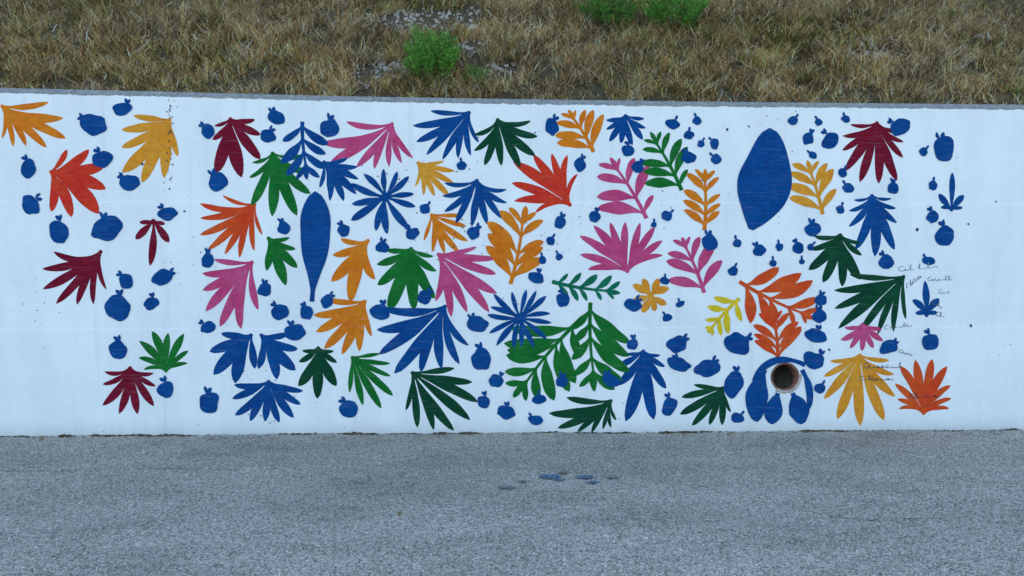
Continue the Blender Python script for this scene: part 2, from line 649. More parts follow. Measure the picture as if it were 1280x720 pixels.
def build_grass():
    pts, cl = [], []
    jobs = [(-5.6, 5.6, WALL_T + 0.02, 3.1, 9500), (-9.5, -5.6, WALL_T + 0.02, 3.1, 1500), (5.6, 9.5, WALL_T + 0.02, 3.1, 1500), (-8, 8, 3.1, 5.0, 900)]
    roots, tint, lens, wids, tilts, droops = [], [], [], [], [], []
    for x0, x1, y0, y1, dens in jobs:
        n = int((x1 - x0) * (y1 - y0) * dens)
        X = rng.uniform(x0, x1, n)
        Y = rng.uniform(y0, y1, n)
        # clumping: pull points towards tuft centres
        U = rng.random(n)
        for i in range(n):
            x, y = X[i], Y[i]
            cn = noise.noise((x * 3.3, y * 3.3, 9.0)) + 0.6 * noise.noise((x * 9.0, y * 9.0, 2.0))
            if U[i] > 0.55 + cn * 1.35:
                continue
            if U[(i * 7) % n] < bareness(x, y) * 2.6:
                continue
            z = hz(x, y)
            roots.append((x, y, z - 0.01))
            gn = 1.2 * noise.noise((x * 0.9, y * 0.9, 21.0)) + 0.9 * noise.noise((x * 3.1, y * 3.1, 4.0))
            bn = noise.noise((x * 0.5, y * 0.7, 55.0))
            r = U[(i * 13 + 5) % n]
            if r < 0.20 + 0.55 * gn:
                c = OLV[i % 4]
                f = 0.9
            else:
                c = PAL[(i * 31 + int(x * 3)) % 7]
                f = 1.0 + 0.25 * bn
                if bn > 0.05:
                    c = c * np.array((1.05, 0.97, 0.88))
            v = 0.20 + 1.25 * U[(i * 17 + 3) % n] ** 2.0 + 0.35 * noise.noise((x * 2.2, y * 2.2, 77.0)) + 0.40 * noise.noise((x * 7.0, y * 7.0, 31.0))
            v = max(0.12, v)
            tint.append(np.minimum(c * np.array((1.19, 1.0, 0.87)) * f * v * 1.68, 0.8))
            kind = U[(i * 19 + 11) % n]
            if kind < 0.24:      # upright
                lens.append(0.06 + 0.12 * U[(i * 23) % n])
                tilts.append(0.1 + 0.5 * U[(i * 29) % n])
                droops.append(0.2 + 0.7 * U[(i * 37) % n])
                wids.append(0.004 + 0.004 * U[(i * 41) % n])
            elif kind < 0.62:    # leaning
                lens.append(0.07 + 0.14 * U[(i * 23) % n])
                tilts.append(0.5 + 0.6 * U[(i * 29) % n])
                droops.append(0.3 + 0.7 * U[(i * 37) % n])
                wids.append(0.004 + 0.005 * U[(i * 41) % n])
            else:                # lying thatch
                lens.append(0.10 + 0.15 * U[(i * 23) % n])
                tilts.append(1.0 + 0.45 * U[(i * 29) % n])
                droops.append(-0.15 + 0.4 * U[(i * 37) % n])
                wids.append(0.004 + 0.005 * U[(i * 41) % n])
    roots = np.array(roots)
    n = len(roots)
    dirs = rng.uniform(0, 2 * math.pi, n)
    # lying blades are lifted so that they rest on the litter and not inside the bank
    roots[:, 2] += np.where(np.array(tilts) > 1.0, rng.uniform(0.01, 0.07, n), 0)
    lens = np.array(lens)
    near = roots[:, 1] < WALL_T + 0.12
    lens[near] *= 0.75
    me = blade_mesh("dry_grass", roots, lens, np.array(wids), dirs, np.array(tilts), np.array(droops), np.array(tint))
    link("dry_grass", me, M_GRASS, kind="stuff", label="dry brown and olive grass covering the bank behind the wall", category="grass")
    print("grass blades", n)


build_grass()


# ------------------------------------------------------------------ stones on the bank
def rock_mesh(name, rx, ry, rz, seed, sub=2):
    bm = bmesh.new()
    bmesh.ops.create_icosphere(bm, subdivisions=sub, radius=1.0)
    for v in bm.verts:
        k = 1 + 0.34 * noise.noise(v.co * 1.2 + Vector((seed, 0, 0))) + 0.14 * noise.noise(v.co * 3.0 + Vector((0, seed, 0)))
        c = v.co * k
        # flatten a few facets so that it looks broken, not round
        for q in range(5):
            nrm = Vector((math.sin(seed * 3 + q * 2.1), math.cos(seed * 1.7 + q * 1.3), math.sin(seed + q * 2.9))).normalized()
            dd = c.dot(nrm)
            if dd > 0.62:
                c -= nrm * (dd - 0.62) * 0.9
        v.co = Vector((c.x * rx, c.y * ry, c.z * rz))
    me = bpy.data.meshes.new(name)
    bm.to_mesh(me)
    bm.free()
    return me


ROCKS = [
    (590, 43, 0.062, 0.060, 0.055, M_STONE, "pale grey angular rock on the bank just above the bushy shrub"),
    (584, 66, 0.035, 0.035, 0.030, M_STONE, "small pale stone lying beside the upper side of the bushy shrub"),
    (1226, 52, 0.085, 0.05, 0.035, M_TANSTONE, "flat tan rock bedded in the dry grass of the bank"),
    (1198, 92, 0.045, 0.04, 0.04, M_STONE, "small whitish rock in the dry grass low above the plain end of the wall"),
    (978, 88, 0.065, 0.025, 0.02, M_TANSTONE, "long slim tan stone lying above the blue and orange leaves"),
    (1138, 79, 0.05, 0.022, 0.018, M_TANSTONE, "short slim tan stone lying above the maroon fan leaf"),
]
for k, (px, py, rx, ry, rz, mt, lab) in enumerate(ROCKS):
    p = on_hill(px, py)
    me = rock_mesh("rock", rx, ry, rz, 3.7 * k + 1)
    o = link("rock", me, mt, label=lab, category="rock")
    o.location = (p.x, p.y - 0.02, hz(p.x, p.y - 0.02) + rz * 0.75 + 0.02)
    o.rotation_euler = (0.4, 0.1 * k, 0.7 * k if k < 2 else 0.3)


def build_gravel():
    bm = bmesh.new()
    rnd = random.Random(5)
    for bx, by, r in BARE:
        for _ in range(int(260 * r)):
            a, q = rnd.uniform(0, 2 * math.pi), r * math.sqrt(rnd.random()) * 1.05
            x, y = bx + q * math.cos(a), by + q * math.sin(a)
            if y < WALL_T + 0.03:
                continue
            s = rnd.uniform(0.008, 0.03)
            m = Matrix.Translation((x, y, hz(x, y) + s * 0.3)) @ Euler((rnd.random() * 6, rnd.random() * 6, rnd.random() * 6)).to_matrix().to_4x4() @ Matrix.Diagonal((s, s * rnd.uniform(0.6, 1), s * rnd.uniform(0.4, 0.8), 1))
            res = bmesh.ops.create_icosphere(bm, subdivisions=1, radius=1.0, matrix=m)
            for v in res["verts"]:
                v.co += Vector((rnd.uniform(-1, 1), rnd.uniform(-1, 1), rnd.uniform(-1, 1))) * s * 0.22
    me = bpy.data.meshes.new("gravel")
    bm.to_mesh(me)
    bm.free()
    link("gravel", me, M_STONE, kind="stuff", label="loose pale gravel in the bare patches of the bank", category="gravel")


build_gravel()


# ------------------------------------------------------------------ shrubs
def tube(bm, pts, radii, seg=5):
    rings = []
    for i, p in enumerate(pts):
        d = (pts[min(i + 1, len(pts) - 1)] - pts[max(i - 1, 0)]).normalized()
        u = d.cross(Vector((0.3, 1, 0.1))).normalized()
        w = d.cross(u)
        rings.append([bm.verts.new(p + (u * math.cos(2 * math.pi * k / seg) + w * math.sin(2 * math.pi * k / seg)) * radii[i]) for k in range(seg)])
    for a, b_ in zip(rings, rings[1:]):
        for k in range(seg):
            bm.faces.new((a[k], a[(k + 1) % seg], b_[(k + 1) % seg], b_[k]))


def build_shrub(px, py, height, width, n_stems, seed, label, leaf=0.05, per=46, light=1.0):
    rnd = random.Random(seed)
    base = on_hill(px, py)
    base.z = hz(base.x, base.y)
    root = bpy.data.objects.new("green_shrub", None)
    COL.objects.link(root)
    root.location = base
    root["label"] = label
    root["category"] = "shrub"
    V, F, T = [], [], []
    for s in range(n_stems):
        a = rnd.uniform(0, 2 * math.pi)
        q = math.sqrt(rnd.random())
        foot = Vector((math.cos(a) * q * width * 0.22, math.sin(a) * q * width * 0.18, 0))
        foot.z = hz(base.x + foot.x, base.y + foot.y) - base.z - 0.01
        hh = height * (1 - 0.38 * q * q) * rnd.uniform(0.55, 1.15)
        top = foot + Vector((math.cos(a) * q * width * 0.34 + rnd.uniform(-.03, .03), math.sin(a) * q * width * 0.30, hh))
        midp = foot.lerp(top, 0.5) + Vector((rnd.uniform(-.02, .02), rnd.uniform(-.02, .02), 0.02))
        pts = []
        for i in range(7):
            t = i / 6
            pts.append((foot * (1 - t) + midp * t) * (1 - t) + (midp * (1 - t) + top * t) * t)
        bm = bmesh.new()
        tube(bm, pts, [0.005 * (1 - 0.8 * i / 6) for i in range(7)], 4)
        me = bpy.data.meshes.new("stem")
        bm.to_mesh(me)
        bm.free()
        link("stem", me, M_TWIG, root)
        for k in range(per):
            t = 0.18 + 0.82 * (k / per) ** 0.8
            i = min(5, int(t * 6))
            p = pts[i].lerp(pts[i + 1], t * 6 - i)
            az = k * 2.4 + rnd.uniform(-0.5, 0.5)
            el = rnd.uniform(0.35, 1.25)
            d = Vector((math.cos(az) * math.cos(el), math.sin(az) * math.cos(el), math.sin(el)))
            L = leaf * rnd.uniform(0.7, 1.35) * (1.0 - 0.3 * t)
            W = L * rnd.uniform(0.2, 0.34)
            sd = d.cross(Vector((rnd.uniform(-1, 1), rnd.uniform(-1, 1), rnd.uniform(0, 1)))).normalized() * W * 0.5
            p = p + d * rnd.uniform(0, 0.025)
            n0 = len(V)
            V += [p, p + d * L * 0.45 + sd, p + d * L + Vector((0, 0, -0.15 * L)), p + d * L * 0.45 - sd]
            F.append((n0, n0 + 1, n0 + 2, n0 + 3))
            v = rnd.uniform(0.65, 1.35) * light
            mixk = rnd.random()
            c = (0.045 + 0.055 * mixk, 0.16 + 0.07 * mixk, 0.02 + 0.012 * mixk)
            if t < 0.3 and rnd.random() < 0.5:
                c = (0.16, 0.14, 0.06)
            T += [(c[0] * v, c[1] * v, c[2] * v)] * 4
    me = mesh_from("foliage", V, F)
    set_tint(me, np.array(T, dtype=np.float32))
    link("foliage", me, M_LEAF, root)
    return root


build_shrub(541, 101, 0.46, 0.46, 46, 1, "bushy bright green shrub growing on the bank beside the bare gravel patch", 0.065, 46, 1.45)
build_shrub(592, 112, 0.25, 0.20, 9, 2, "small thin green weed growing beside the bushy shrub", 0.045, 26, 1.1)
build_shrub(764, 36, 0.46, 0.62, 34, 3, "low green shrub with a brown base higher up the bank left of its larger neighbour", 0.065, 40, 1.05)
build_shrub(846, 40, 0.56, 0.62, 50, 4, "larger bright green shrub higher up the bank beside a low green one", 0.065, 46, 1.45)
build_shrub(1176, 26, 0.10, 0.34, 14, 6, "low dark green weed patch on the bank above the flat tan rock", 0.05, 14, 0.9)


# ------------------------------------------------------------------ the mural: generic leaves, sprigs and berries in wall paint
class Sheet:
    """a coat of paint built flat on the wall from strips; each strip lies a hair above the one before"""
    count = 0

    def __init__(self, base=0.0004, slots=5, gap=0.00034):
        self.v, self.f = [], []
        Sheet.count += 1
        self.layer = base + (Sheet.count % slots) * gap

    def add(self, pts, quads):
        n = len(self.v)
        for px, py in pts:
            x, z = on_wall(px, py)
            self.v.append((x, -self.layer, z))
        self.f += [tuple(n + i for i in q) for q in quads]
        self.layer += 0.00003

    def ribbon(self, cl, widths):
        pts, quads = [], []
        n = len(cl)
        for i in range(n):
            a, b_ = cl[max(0, i - 1)], cl[min(n - 1, i + 1)]
            dx, dy = b_[0] - a[0], b_[1] - a[1]
            L = math.hypot(dx, dy) or 1
            nx, ny = -dy / L, dx / L
            w = widths[i]
            pts += [(cl[i][0] + nx * w, cl[i][1] + ny * w), (cl[i][0] - nx * w, cl[i][1] - ny * w)]
        for i in range(n - 1):
            quads.append((2 * i, 2 * i + 1, 2 * i + 3, 2 * i + 2))
        self.add(pts, quads)

    def disc(self, cx, cy, rx, ry, rot, seed, n=22):
        pts = [(cx, cy)]
        c0, s0 = math.cos(rot), math.sin(rot)
        for i in range(n):
            a = 2 * math.pi * i / n
            k = 1 + 0.24 * noise.noise((math.cos(a) * 1.3 + seed, math.sin(a) * 1.3, seed * 0.7))
            ux, uy = rx * k * math.cos(a), ry * k * math.sin(a)
            pts.append((cx + ux * c0 - uy * s0, cy + ux * s0 + uy * c0))
        self.add(pts, [(0, 1 + i, 1 + (i + 1) % n) for i in range(n)])

    def build(self, name, mat):
        bm = bmesh.new()
        vs_ = [bm.verts.new(p) for p in self.v]
        for f in self.f:
            try:
                bm.faces.new([vs_[i] for i in f])
            except ValueError:
                pass
        for lo, hi in SEAMS:
            for z in (lo, hi):
                bmesh.ops.bisect_plane(bm, geom=bm.verts[:] + bm.edges[:] + bm.faces[:], plane_co=(0, 0, z), plane_no=(0, 0, 1), dist=1e-6)
        for v in bm.verts:
            v.co.y += wall_y(v.co.z)
        for f in bm.faces:
            if f.normal.y > 0:
                f.normal_flip()
        bm.normal_update()
        for f in bm.faces:
            if f.normal.y > 0:
                f.normal_flip()
        me = bpy.data.meshes.new(name)
        bm.to_mesh(me)
        bm.free()
        return link(name, me, mat, wall)


def bez(p0, p1, bend, n):
    mx, my = (p0[0] + p1[0]) / 2, (p0[1] + p1[1]) / 2
    dx, dy = p1[0] - p0[0], p1[1] - p0[1]
    c = (mx - dy * bend, my + dx * bend)
    out = []
    for i in range(n + 1):
        t = i / n
        out.append(((1 - t) ** 2 * p0[0] + 2 * t * (1 - t) * c[0] + t * t * p1[0], (1 - t) ** 2 * p0[1] + 2 * t * (1 - t) * c[1] + t * t * p1[1]))
    return out


def leaf(sh, p0, p1, W, bend=0.0, base=1.5, n=14, peak=0.62, seed=0.0):
    cl = bez(p0, p1, bend, n)
    ws = []
    for i in range(n + 1):
        t = i / n
        u = t ** (math.log(0.5) / math.log(peak))
        w = W * max(0.0, math.sin(math.pi * min(1, u))) ** (0.85 if t < peak else 0.52)
        w *= 1 + 0.20 * noise.noise((t * 3 + seed, seed * 1.7, 0))
        ws.append(max(w, base * (1 - t * 0.8) if t < 0.7 else 0.5))
    sh.ribbon(cl, ws)


def box_ray(x0, y0, x1, y1, ox, oy, a):
    """distance from (ox, oy) along angle a to a rounded box"""
    cx, cy, hx, hy = (x0 + x1) / 2, (y0 + y1) / 2, (x1 - x0) / 2, (y1 - y0) / 2
    t = 0.0
    best = 4.0
    while t < 260:
        t += 1.0
        u = abs((ox + math.cos(a) * t - cx) / hx)
        v = abs((oy + math.sin(a) * t - cy) / hy)
        if u ** 3.4 + v ** 3.4 > 1.08:
            if best > 6:
                return best
        else:
            best = t
    return best


def fan(c, x0, y0, x1, y1, rx, ry, n, spread=None, fat=1.0):
    """a palmate leaf: pointed leaflets spreading from one root"""
    sh = Sheet()
    seed = x0 * 0.37 + y0 * 0.11
    rnd = random.Random(int(x0 * 31 + y0))
    cx, cy = (x0 + x1) / 2, (y0 + y1) / 2
    mid = math.atan2(cy - ry, cx - rx)
    if spread is None:
        ds = []
        for qx, qy in ((x0, y0), (x0, y1), (x1, y0), (x1, y1), (cx, y0), (cx, y1), (x0, cy), (x1, cy)):
            if math.hypot(qx - rx, qy - ry) > 0.35 * min(x1 - x0, y1 - y0):
                ds.append((math.atan2(qy - ry, qx - rx) - mid + math.pi) % (2 * math.pi) - math.pi)
        lo, hi = max(min(ds), -1.5) * 0.93, min(max(ds), 1.5) * 0.93
    else:
        lo, hi = -spread, spread
    tot = 0
    curl = rnd.uniform(-0.55, -0.1)
    arr = []
    for i in range(n):
        a = mid + lo + (hi - lo) * i / (n - 1)
        L = box_ray(x0, y0, x1, y1, rx, ry, a) * rnd.uniform(0.98, 1.08)
        arr.append((a, L))
        tot += L
    avg = tot / n
    for i, (a, L) in enumerate(arr):
        gap = abs(hi - lo) / (n - 1)
        W = min(0.40 * gap * L * 0.62, 0.16 * avg, 9.5) * fat
        W = max(W, 2.1)
        k = (i / (n - 1) - 0.5)
        leaf(sh, (rx, ry), (rx + math.cos(a) * L, ry + math.sin(a) * L), W, curl * k + rnd.uniform(-0.08, 0.08), 1.7, 14, 0.60, seed + i)
    sh.disc(rx, ry, 2.6, 2.6, 0, seed, 10)
    return sh.build("painted_fan_leaf", PAINT[c])


def sprig(c, x0, y0, x1, y1, sx, sy, tx, ty, n, fat=1.0, bend=0.06):
    """a twig from (sx, sy) to (tx, ty) with pairs of pointed leaflets"""
    sh = Sheet(0.0022, 2, 0.0005)
    seed = x0 * 0.23 + y0 * 0.17
    rnd = random.Random(int(x0 * 17 + y0 * 3))
    L = math.hypot(tx - sx, ty - sy)
    ang = math.atan2(ty - sy, tx - sx)
    cl = bez((sx, sy), (tx, ty), bend, 12)
    sh.ribbon(cl, [2.6 - 1.4 * i / 12 for i in range(13)])
    for i in range(n):
        t = 0.10 + 0.78 * i / max(1, n - 1)
        p = cl[min(12, int(t * 12))]
        for s in (-1, 1):
            a = ang + s * (0.95 - 0.25 * t + rnd.uniform(-0.12, 0.12))
            D = box_ray(x0, y0, x1, y1, p[0], p[1], a) * rnd.uniform(0.88, 1.0)
            D = min(D, 0.62 * L + 10)
            W = max(2.2, min(0.15 * D, 0.42 * L / n, 8.0)) * fat
            leaf(sh, p, (p[0] + math.cos(a) * D, p[1] + math.sin(a) * D), W, -0.12 * s, 1.5, 12, 0.58, seed + i + s)
    a = ang
    p = cl[10]
    D = max(8, box_ray(x0, y0, x1, y1, p[0], p[1], a))
    leaf(sh, p, (p[0] + math.cos(a) * D, p[1] + math.sin(a) * D), max(3, 0.17 * D) * fat, 0.05, 1.5, 12, 0.55, seed)
    return sh.build("painted_sprig", PAINT[c])


def star(c, x0, y0, x1, y1, n, fat=1.0, cx=None, cy=None):
    """leaflets all round one middle"""
    sh = Sheet(0.0033, 1, 0)
    cx = (x0 + x1) / 2 if cx is None else cx
    cy = (y0 + y1) / 2 if cy is None else cy
    rnd = random.Random(int(x0 * 5 + y0))
    for i in range(n):
        a = 2 * math.pi * i / n + rnd.uniform(-0.12, 0.12) + x0
        D = box_ray(x0, y0, x1, y1, cx, cy, a) * rnd.uniform(0.86, 1.0)
        leaf(sh, (cx, cy), (cx + math.cos(a) * D, cy + math.sin(a) * D), max(2.6, min(0.17 * D, 1.9 * D / n)) * fat, rnd.uniform(-0.12, 0.12), 1.9, 12, 0.62, x0 + i)
    sh.disc(cx, cy, 4, 4, 0, x0, 12)
    return sh.build("painted_sprig", PAINT[c])


def berry(c, cx, cy, rx, ry):
    sh = Sheet(0.0043, 2, 0.00012)
    rnd = random.Random(int(cx * 7 + cy * 13))
    r = min(rx, ry)
    sh.disc(cx, cy, rx * 0.92, ry * 0.90, rnd.uniform(-0.6, 0.6), cx * 0.1 + cy)
    a = rnd.uniform(-2.4, -0.7)
    qx, qy = cx + math.cos(a) * rx * 0.8, cy + math.sin(a) * ry * 0.8
    ln = 3.0 + r * 0.45
    leaf(sh, (qx, qy), (qx + math.cos(a) * ln, qy + math.sin(a) * ln), 1.3 + r * 0.05, rnd.uniform(-0.3, 0.3), 1.3, 6, 0.5, cx)
    if r > 7:
        b2 = a + rnd.choice((-0.9, 0.9))
        leaf(sh, (qx, qy), (qx + math.cos(b2) * ln, qy + math.sin(b2) * ln), 1.7 + r * 0.06, 0.2, 1.0, 6, 0.55, cy)
    return sh.build("painted_berry", PAINT[c])


def big_leaf(c, p0, p1, W, bend, peak=0.5):
    sh = Sheet(0.0039, 6, 0.00005)
    leaf(sh, p0, p1, W, bend, 3.0, 26, peak, p0[0])
    return sh.build("painted_leaf", PAINT[c])


FANS = [
    ('O', 1, 128, 78, 182, 3, 133, 5), ('A', 152, 145, 222, 222, 212, 150, 5), ('R', 60, 188, 128, 270, 64, 215, 5),
    ('M', 170, 274, 210, 333, 192, 276, 4), ('M', 57, 313, 133, 379, 126, 315, 5), ('G', 174, 416, 235, 465, 208, 463, 6),
    ('M', 129, 458, 195, 517, 163, 460, 6), ('M', 267, 146, 325, 222, 288, 149, 5), ('G', 313, 190, 387, 267, 341, 192, 6),
    ('P', 410, 152, 515, 207, 490, 155, 6), ('B', 400, 198, 447, 249, 405, 203, 5), ('S', 251, 245, 327, 318, 318, 256, 7),
    ('G', 333, 296, 370, 352, 336, 298, 4), ('P', 256, 324, 322, 406, 315, 328, 5), ('B', 266, 416, 319, 477, 314, 419, 4),
    ('B', 323, 416, 371, 472, 327, 419, 4), ('B', 292, 474, 376, 525, 336, 477, 7), ('D', 375, 433, 420, 498, 398, 435, 5),
    ('O', 415, 298, 468, 372, 460, 301, 4), ('O', 395, 374, 464, 438, 456, 377, 5), ('A', 519, 201, 567, 244, 523, 204, 5),
    ('B', 521, 138, 597, 195, 586, 141, 6), ('D', 595, 147, 671, 208, 622, 150, 6), ('B', 556, 218, 631, 279, 596, 226, 7),
    ('O', 531, 266, 582, 317, 540, 269, 5), ('G', 474, 308, 543, 385, 514, 311, 6), ('P', 544, 309, 618, 391, 548, 318, 6),
    ('B', 472, 380, 584, 462, 556, 383, 6), ('G', 437, 442, 488, 507, 441, 447, 5), ('D', 508, 460, 591, 533, 516, 466, 6),
    ('R', 643, 194, 721, 265, 712, 256, 6), ('B', 758, 143, 807, 180, 782, 145, 6), ('M', 1055, 151, 1128, 228, 1096, 154, 8),
    ('B', 1174, 218, 1205, 265, 1189, 262, 4), ('B', 1063, 243, 1120, 315, 1090, 245, 7), ('D', 1012, 292, 1077, 355, 1050, 294, 6),
    ('D', 1043, 342, 1133, 412, 1129, 346, 6), ('B', 1141, 352, 1173, 396, 1158, 394, 4), ('P', 1053, 404, 1102, 436, 1078, 406, 5),
    ('A', 1033, 441, 1116, 528, 1074, 444, 7), ('S', 1121, 452, 1187, 519, 1154, 516, 8), ('D', 852, 481, 912, 531, 903, 485, 5),
    ('B', 774, 437, 830, 523, 804, 439, 6), ('D', 690, 497, 770, 538, 763, 501, 6), ('P', 728, 280, 826, 342, 784, 339, 8),
]
for f in FANS:
    fan(*f[:7], f[7] + (2 if f[7] > 4 else 1), fat=0.86 + 0.26 * ((f[1] * 7 + f[2]) % 10) / 9)
for s in [
    ('B', 350, 150, 410, 224, 378, 152, 384, 215, 4), ('O', 606, 258, 682, 357, 638, 355, 654, 266, 5),
    ('O', 693, 137, 760, 196, 742, 190, 712, 142, 4), ('G', 800, 164, 860, 241, 852, 238, 814, 170, 5),
    ('P', 741, 197, 817, 277, 808, 273, 764, 202, 4), ('P', 831, 296, 905, 370, 880, 366, 852, 300, 4),
    ('T', 686, 341, 775, 377, 690, 352, 770, 364, 5), ('G', 630, 398, 725, 502, 722, 402, 648, 492, 6),
    ('G', 712, 374, 790, 488, 738, 378, 744, 480, 5), ('O', 854, 211, 901, 290, 880, 288, 880, 216, 5),
    ('A', 982, 201, 1046, 270, 1028, 268, 1010, 208, 4), ('S', 915, 335, 1023, 408, 924, 352, 1016, 396, 5),
    ('S', 940, 388, 1003, 453, 972, 451, 966, 394, 5), ('Y', 880, 370, 927, 420, 924, 373, 885, 416, 4),
]:
    sprig(*s, fat=0.95)
star('B', 436, 212, 522, 295, 12, 0.62, 482, 246)
star('B', 608, 360, 692, 435, 15, 0.66)
star('A', 789, 347, 837, 391, 8, 1.1)
# large plain leaves
big_leaf('B', (390, 377), (394, 239), 19, 0.03, 0.62)
big_leaf('B', (938, 287), (962, 160), 30, 0.10, 0.44)
# blue leaves round the drain
for p0, p1, W, bd in (((956, 462), (946, 527), 13, 0.16), ((972, 491), (964, 530), 12, 0.06), ((990, 491), (1001, 530), 13, -0.1), ((1002, 462), (1010, 512), 5, -0.2), ((1006, 456), (940, 476), 4.5, 0.46)):
    big_leaf('B', p0, p1, W, bd, 0.55)

BERRIES = """117 156 18 15,153 136 13 9,36 210 10 13,128 199 14 11,162 228 14 11,39 256 11 15,74 290 13 17,135 286 22 16,209 267 14 9,
158 351 10 11,204 347 15 11,147 385 17 18,190 379 11 9,148 437 12 13,208 487 12 12,262 503 14 15,260 164 9 11,346 147 12 10,335 170 10 9,
412 160 14 13,273 227 14 13,355 285 9 9,260 325 9 11,331 362 10 9,351 390 13 11,383 391 9 10,409 376 8 10,369 415 15 11,260 409 10 8,
476 390 14 11,430 288 8 9,478 309 9 8,577 207 7 6,516 292 10 8,531 261 7 7,592 291 9 9,531 372 10 10,436 511 12 12,597 405 14 11,601 449 14 16,
690 158 9 12,785 188 9 8,725 206 8 10,797 209 8 8,700 278 8 9,688 301 6 6,678 325 5 6,699 321 5 5,670 347 11 8,743 271 8 8,833 270 8 7,817 281 4 4,
704 375 9 10,791 381 12 9,831 351 7 5,850 380 6 4,834 397 7 5,841 155 10 7,871 151 6 6,861 169 7 6,876 180 5 5,893 180 6 8,861 197 10 8,895 199 7 7,
991 151 7 6,1010 173 8 9,1037 176 10 13,1023 153 5 5,1057 149 6 5,1125 159 15 11,1016 194 6 5,1053 216 6 7,1060 235 8 7,1116 235 8 8,1050 262 6 6,
1016 287 11 10,1180 187 15 18,1154 190 6 6,1166 232 6 7,1165 271 8 9,1160 326 9 6,1180 295 13 15,1162 427 11 12,1108 327 11 10,1110 434 14 9,
887 303 10 12,949 313 9 8,921 304 6 6,974 309 5 6,997 310 8 8,1013 309 5 5,966 329 5 5,1002 327 4 4,916 339 7 7,1026 375 8 8,1024 395 9 10,
1019 419 15 9,921 429 18 14,846 430 14 12,884 460 19 12,848 455 17 9,917 479 12 19,1016 450 14 12,1024 485 8 7,790 430 8 8,763 475 12 9,
836 508 9 14,921 522 9 7,620 476 10 9,605 502 9 9,633 515 13 9,669 525 10 7,674 499 9 7,702 477 8 8"""
for it in BERRIES.replace("\n", "").split(","):
    berry('B', *[float(v) for v in it.split()])


# paint spatter and bolt marks
def spatter():
    sh = Sheet()
    rnd = random.Random(8)
    spots = [(909, 162, 2), (1146, 287, 2.4), (1213, 407, 2.0), (445, 237, 1.2), (1036, 437, 1.5), (1210, 280, 1.3), (1245, 252, 1), (178, 205, 1.8), (231, 264, 1.3), (212, 236, 1.4), (213, 224, 1.3), (936, 158, 1.4)]
    for i in range(34):
        spots.append((rnd.gauss(211, 4), rnd.uniform(124, 240), rnd.uniform(0.5, 1.2)))
    for cx, cy in ((500, 205), (460, 240), (600, 275), (700, 300), (580, 190), (640, 380), (560, 300), (860, 240), (330, 500), (240, 340), (1000, 150)):
        for i in range(14):
            spots.append((rnd.gauss(cx, 28), rnd.gauss(cy, 18), rnd.uniform(0.4, 1.0)))
    for x, y, r in spots:
        sh.disc(x, y, r * rnd.uniform(0.7, 1.2), r, 0, x, 7)
        sh.layer = 0.0047
    o = sh.build("paint_spatter", PAINT['X'])
    o["kind"] = "stuff"


spatter()


# illegible marker handwriting beside the leaves
def scribble(c, x0, y0, x1, y1, h, seed, waves, w=0.5):
    sh = Sheet()
    sh.layer = 0.0049
    rnd = random.Random(seed)
    dx, dy = (x1 - x0) / waves, (y1 - y0) / waves
    pts = []

    def flush():
        if len(pts) > 2:
            # smooth the pen path
            q = []
            for a, b_ in zip(pts, pts[1:]):
                q += [a, ((a[0] * 0.5 + b_[0] * 0.5), (a[1] * 0.5 + b_[1] * 0.5))]
            q = [((q[max(0, i - 1)][0] + q[i][0] + q[min(len(q) - 1, i + 1)][0]) / 3, (q[max(0, i - 1)][1] + q[i][1] + q[min(len(q) - 1, i + 1)][1]) / 3) for i in range(len(q))]
            sh.ribbon(q, [w * rnd.uniform(0.55, 1.0) for _ in q])
        pts.clear()

    for k in range(waves):
        bx, by = x0 + dx * k, y0 + dy * k
        kind = rnd.choice("aabceiill_") if k else "C"
        up = h * rnd.uniform(0.4, 0.75)
        if kind == "C":
            pts += [(bx + dx, by - h * 1.2), (bx, by - h * 1.3), (bx - dx * 0.3, by - h * 0.4), (bx + dx * 0.2, by + 0.5), (bx + dx, by - h * 0.2)]
        elif kind in "ae":
            pts += [(bx + dx * 0.7, by - up), (bx + dx * 0.2, by - up), (bx, by - up * 0.4), (bx + dx * 0.4, by), (bx + dx * 0.8, by - up * 0.6), (bx + dx * 0.9, by)]
        elif kind == "l":
            pts += [(bx + dx * 0.2, by), (bx + dx * 0.7, by - h * 1.5), (bx + dx * 0.4, by - h * 1.6), (bx + dx * 0.4, by), (bx + dx, by - up * 0.2)]
        elif kind == "b":
            pts += [(bx + dx * 0.2, by - h * 1.4), (bx + dx * 0.3, by + h * 0.6), (bx + dx * 0.9, by - up * 0.5), (bx + dx, by)]
        elif kind == "i":
            pts += [(bx + dx * 0.3, by - up), (bx + dx * 0.4, by), (bx + dx, by - up * 0.3)]
        else:
            pts += [(bx, by - up * 0.3), (bx + dx * 1.0, by - up * 0.4)]
        if rnd.random() < 0.22:
            flush()
    flush()
    return sh.build("handwriting", PAINT[c])


for a in (('J', 1124, 339, 1174, 334, 5, 1, 9), ('J', 1160, 351, 1192, 350, 4, 2, 8), ('J', 1174, 367, 1187, 367, 4, 3, 4), ('K', 1133, 360, 1142, 352, 5, 4, 3, 0.4),
          ('K', 1142, 352, 1152, 344, 3, 14, 3, 0.4), ('K', 1166, 381, 1180, 389, 5, 5, 3), ('K', 1170, 395, 1185, 399, 4, 6, 4), ('K', 1106, 411, 1143, 407, 3.6, 7, 7, 0.42),
          ('K', 1124, 441, 1140, 445, 3, 8, 4, 0.45), ('K', 1080, 460, 1127, 460, 5, 9, 9), ('K', 1074, 475, 1118, 475, 4, 10, 9), ('X', 1138, 497, 1172, 496, 4, 11, 8)):
    scribble(*a)


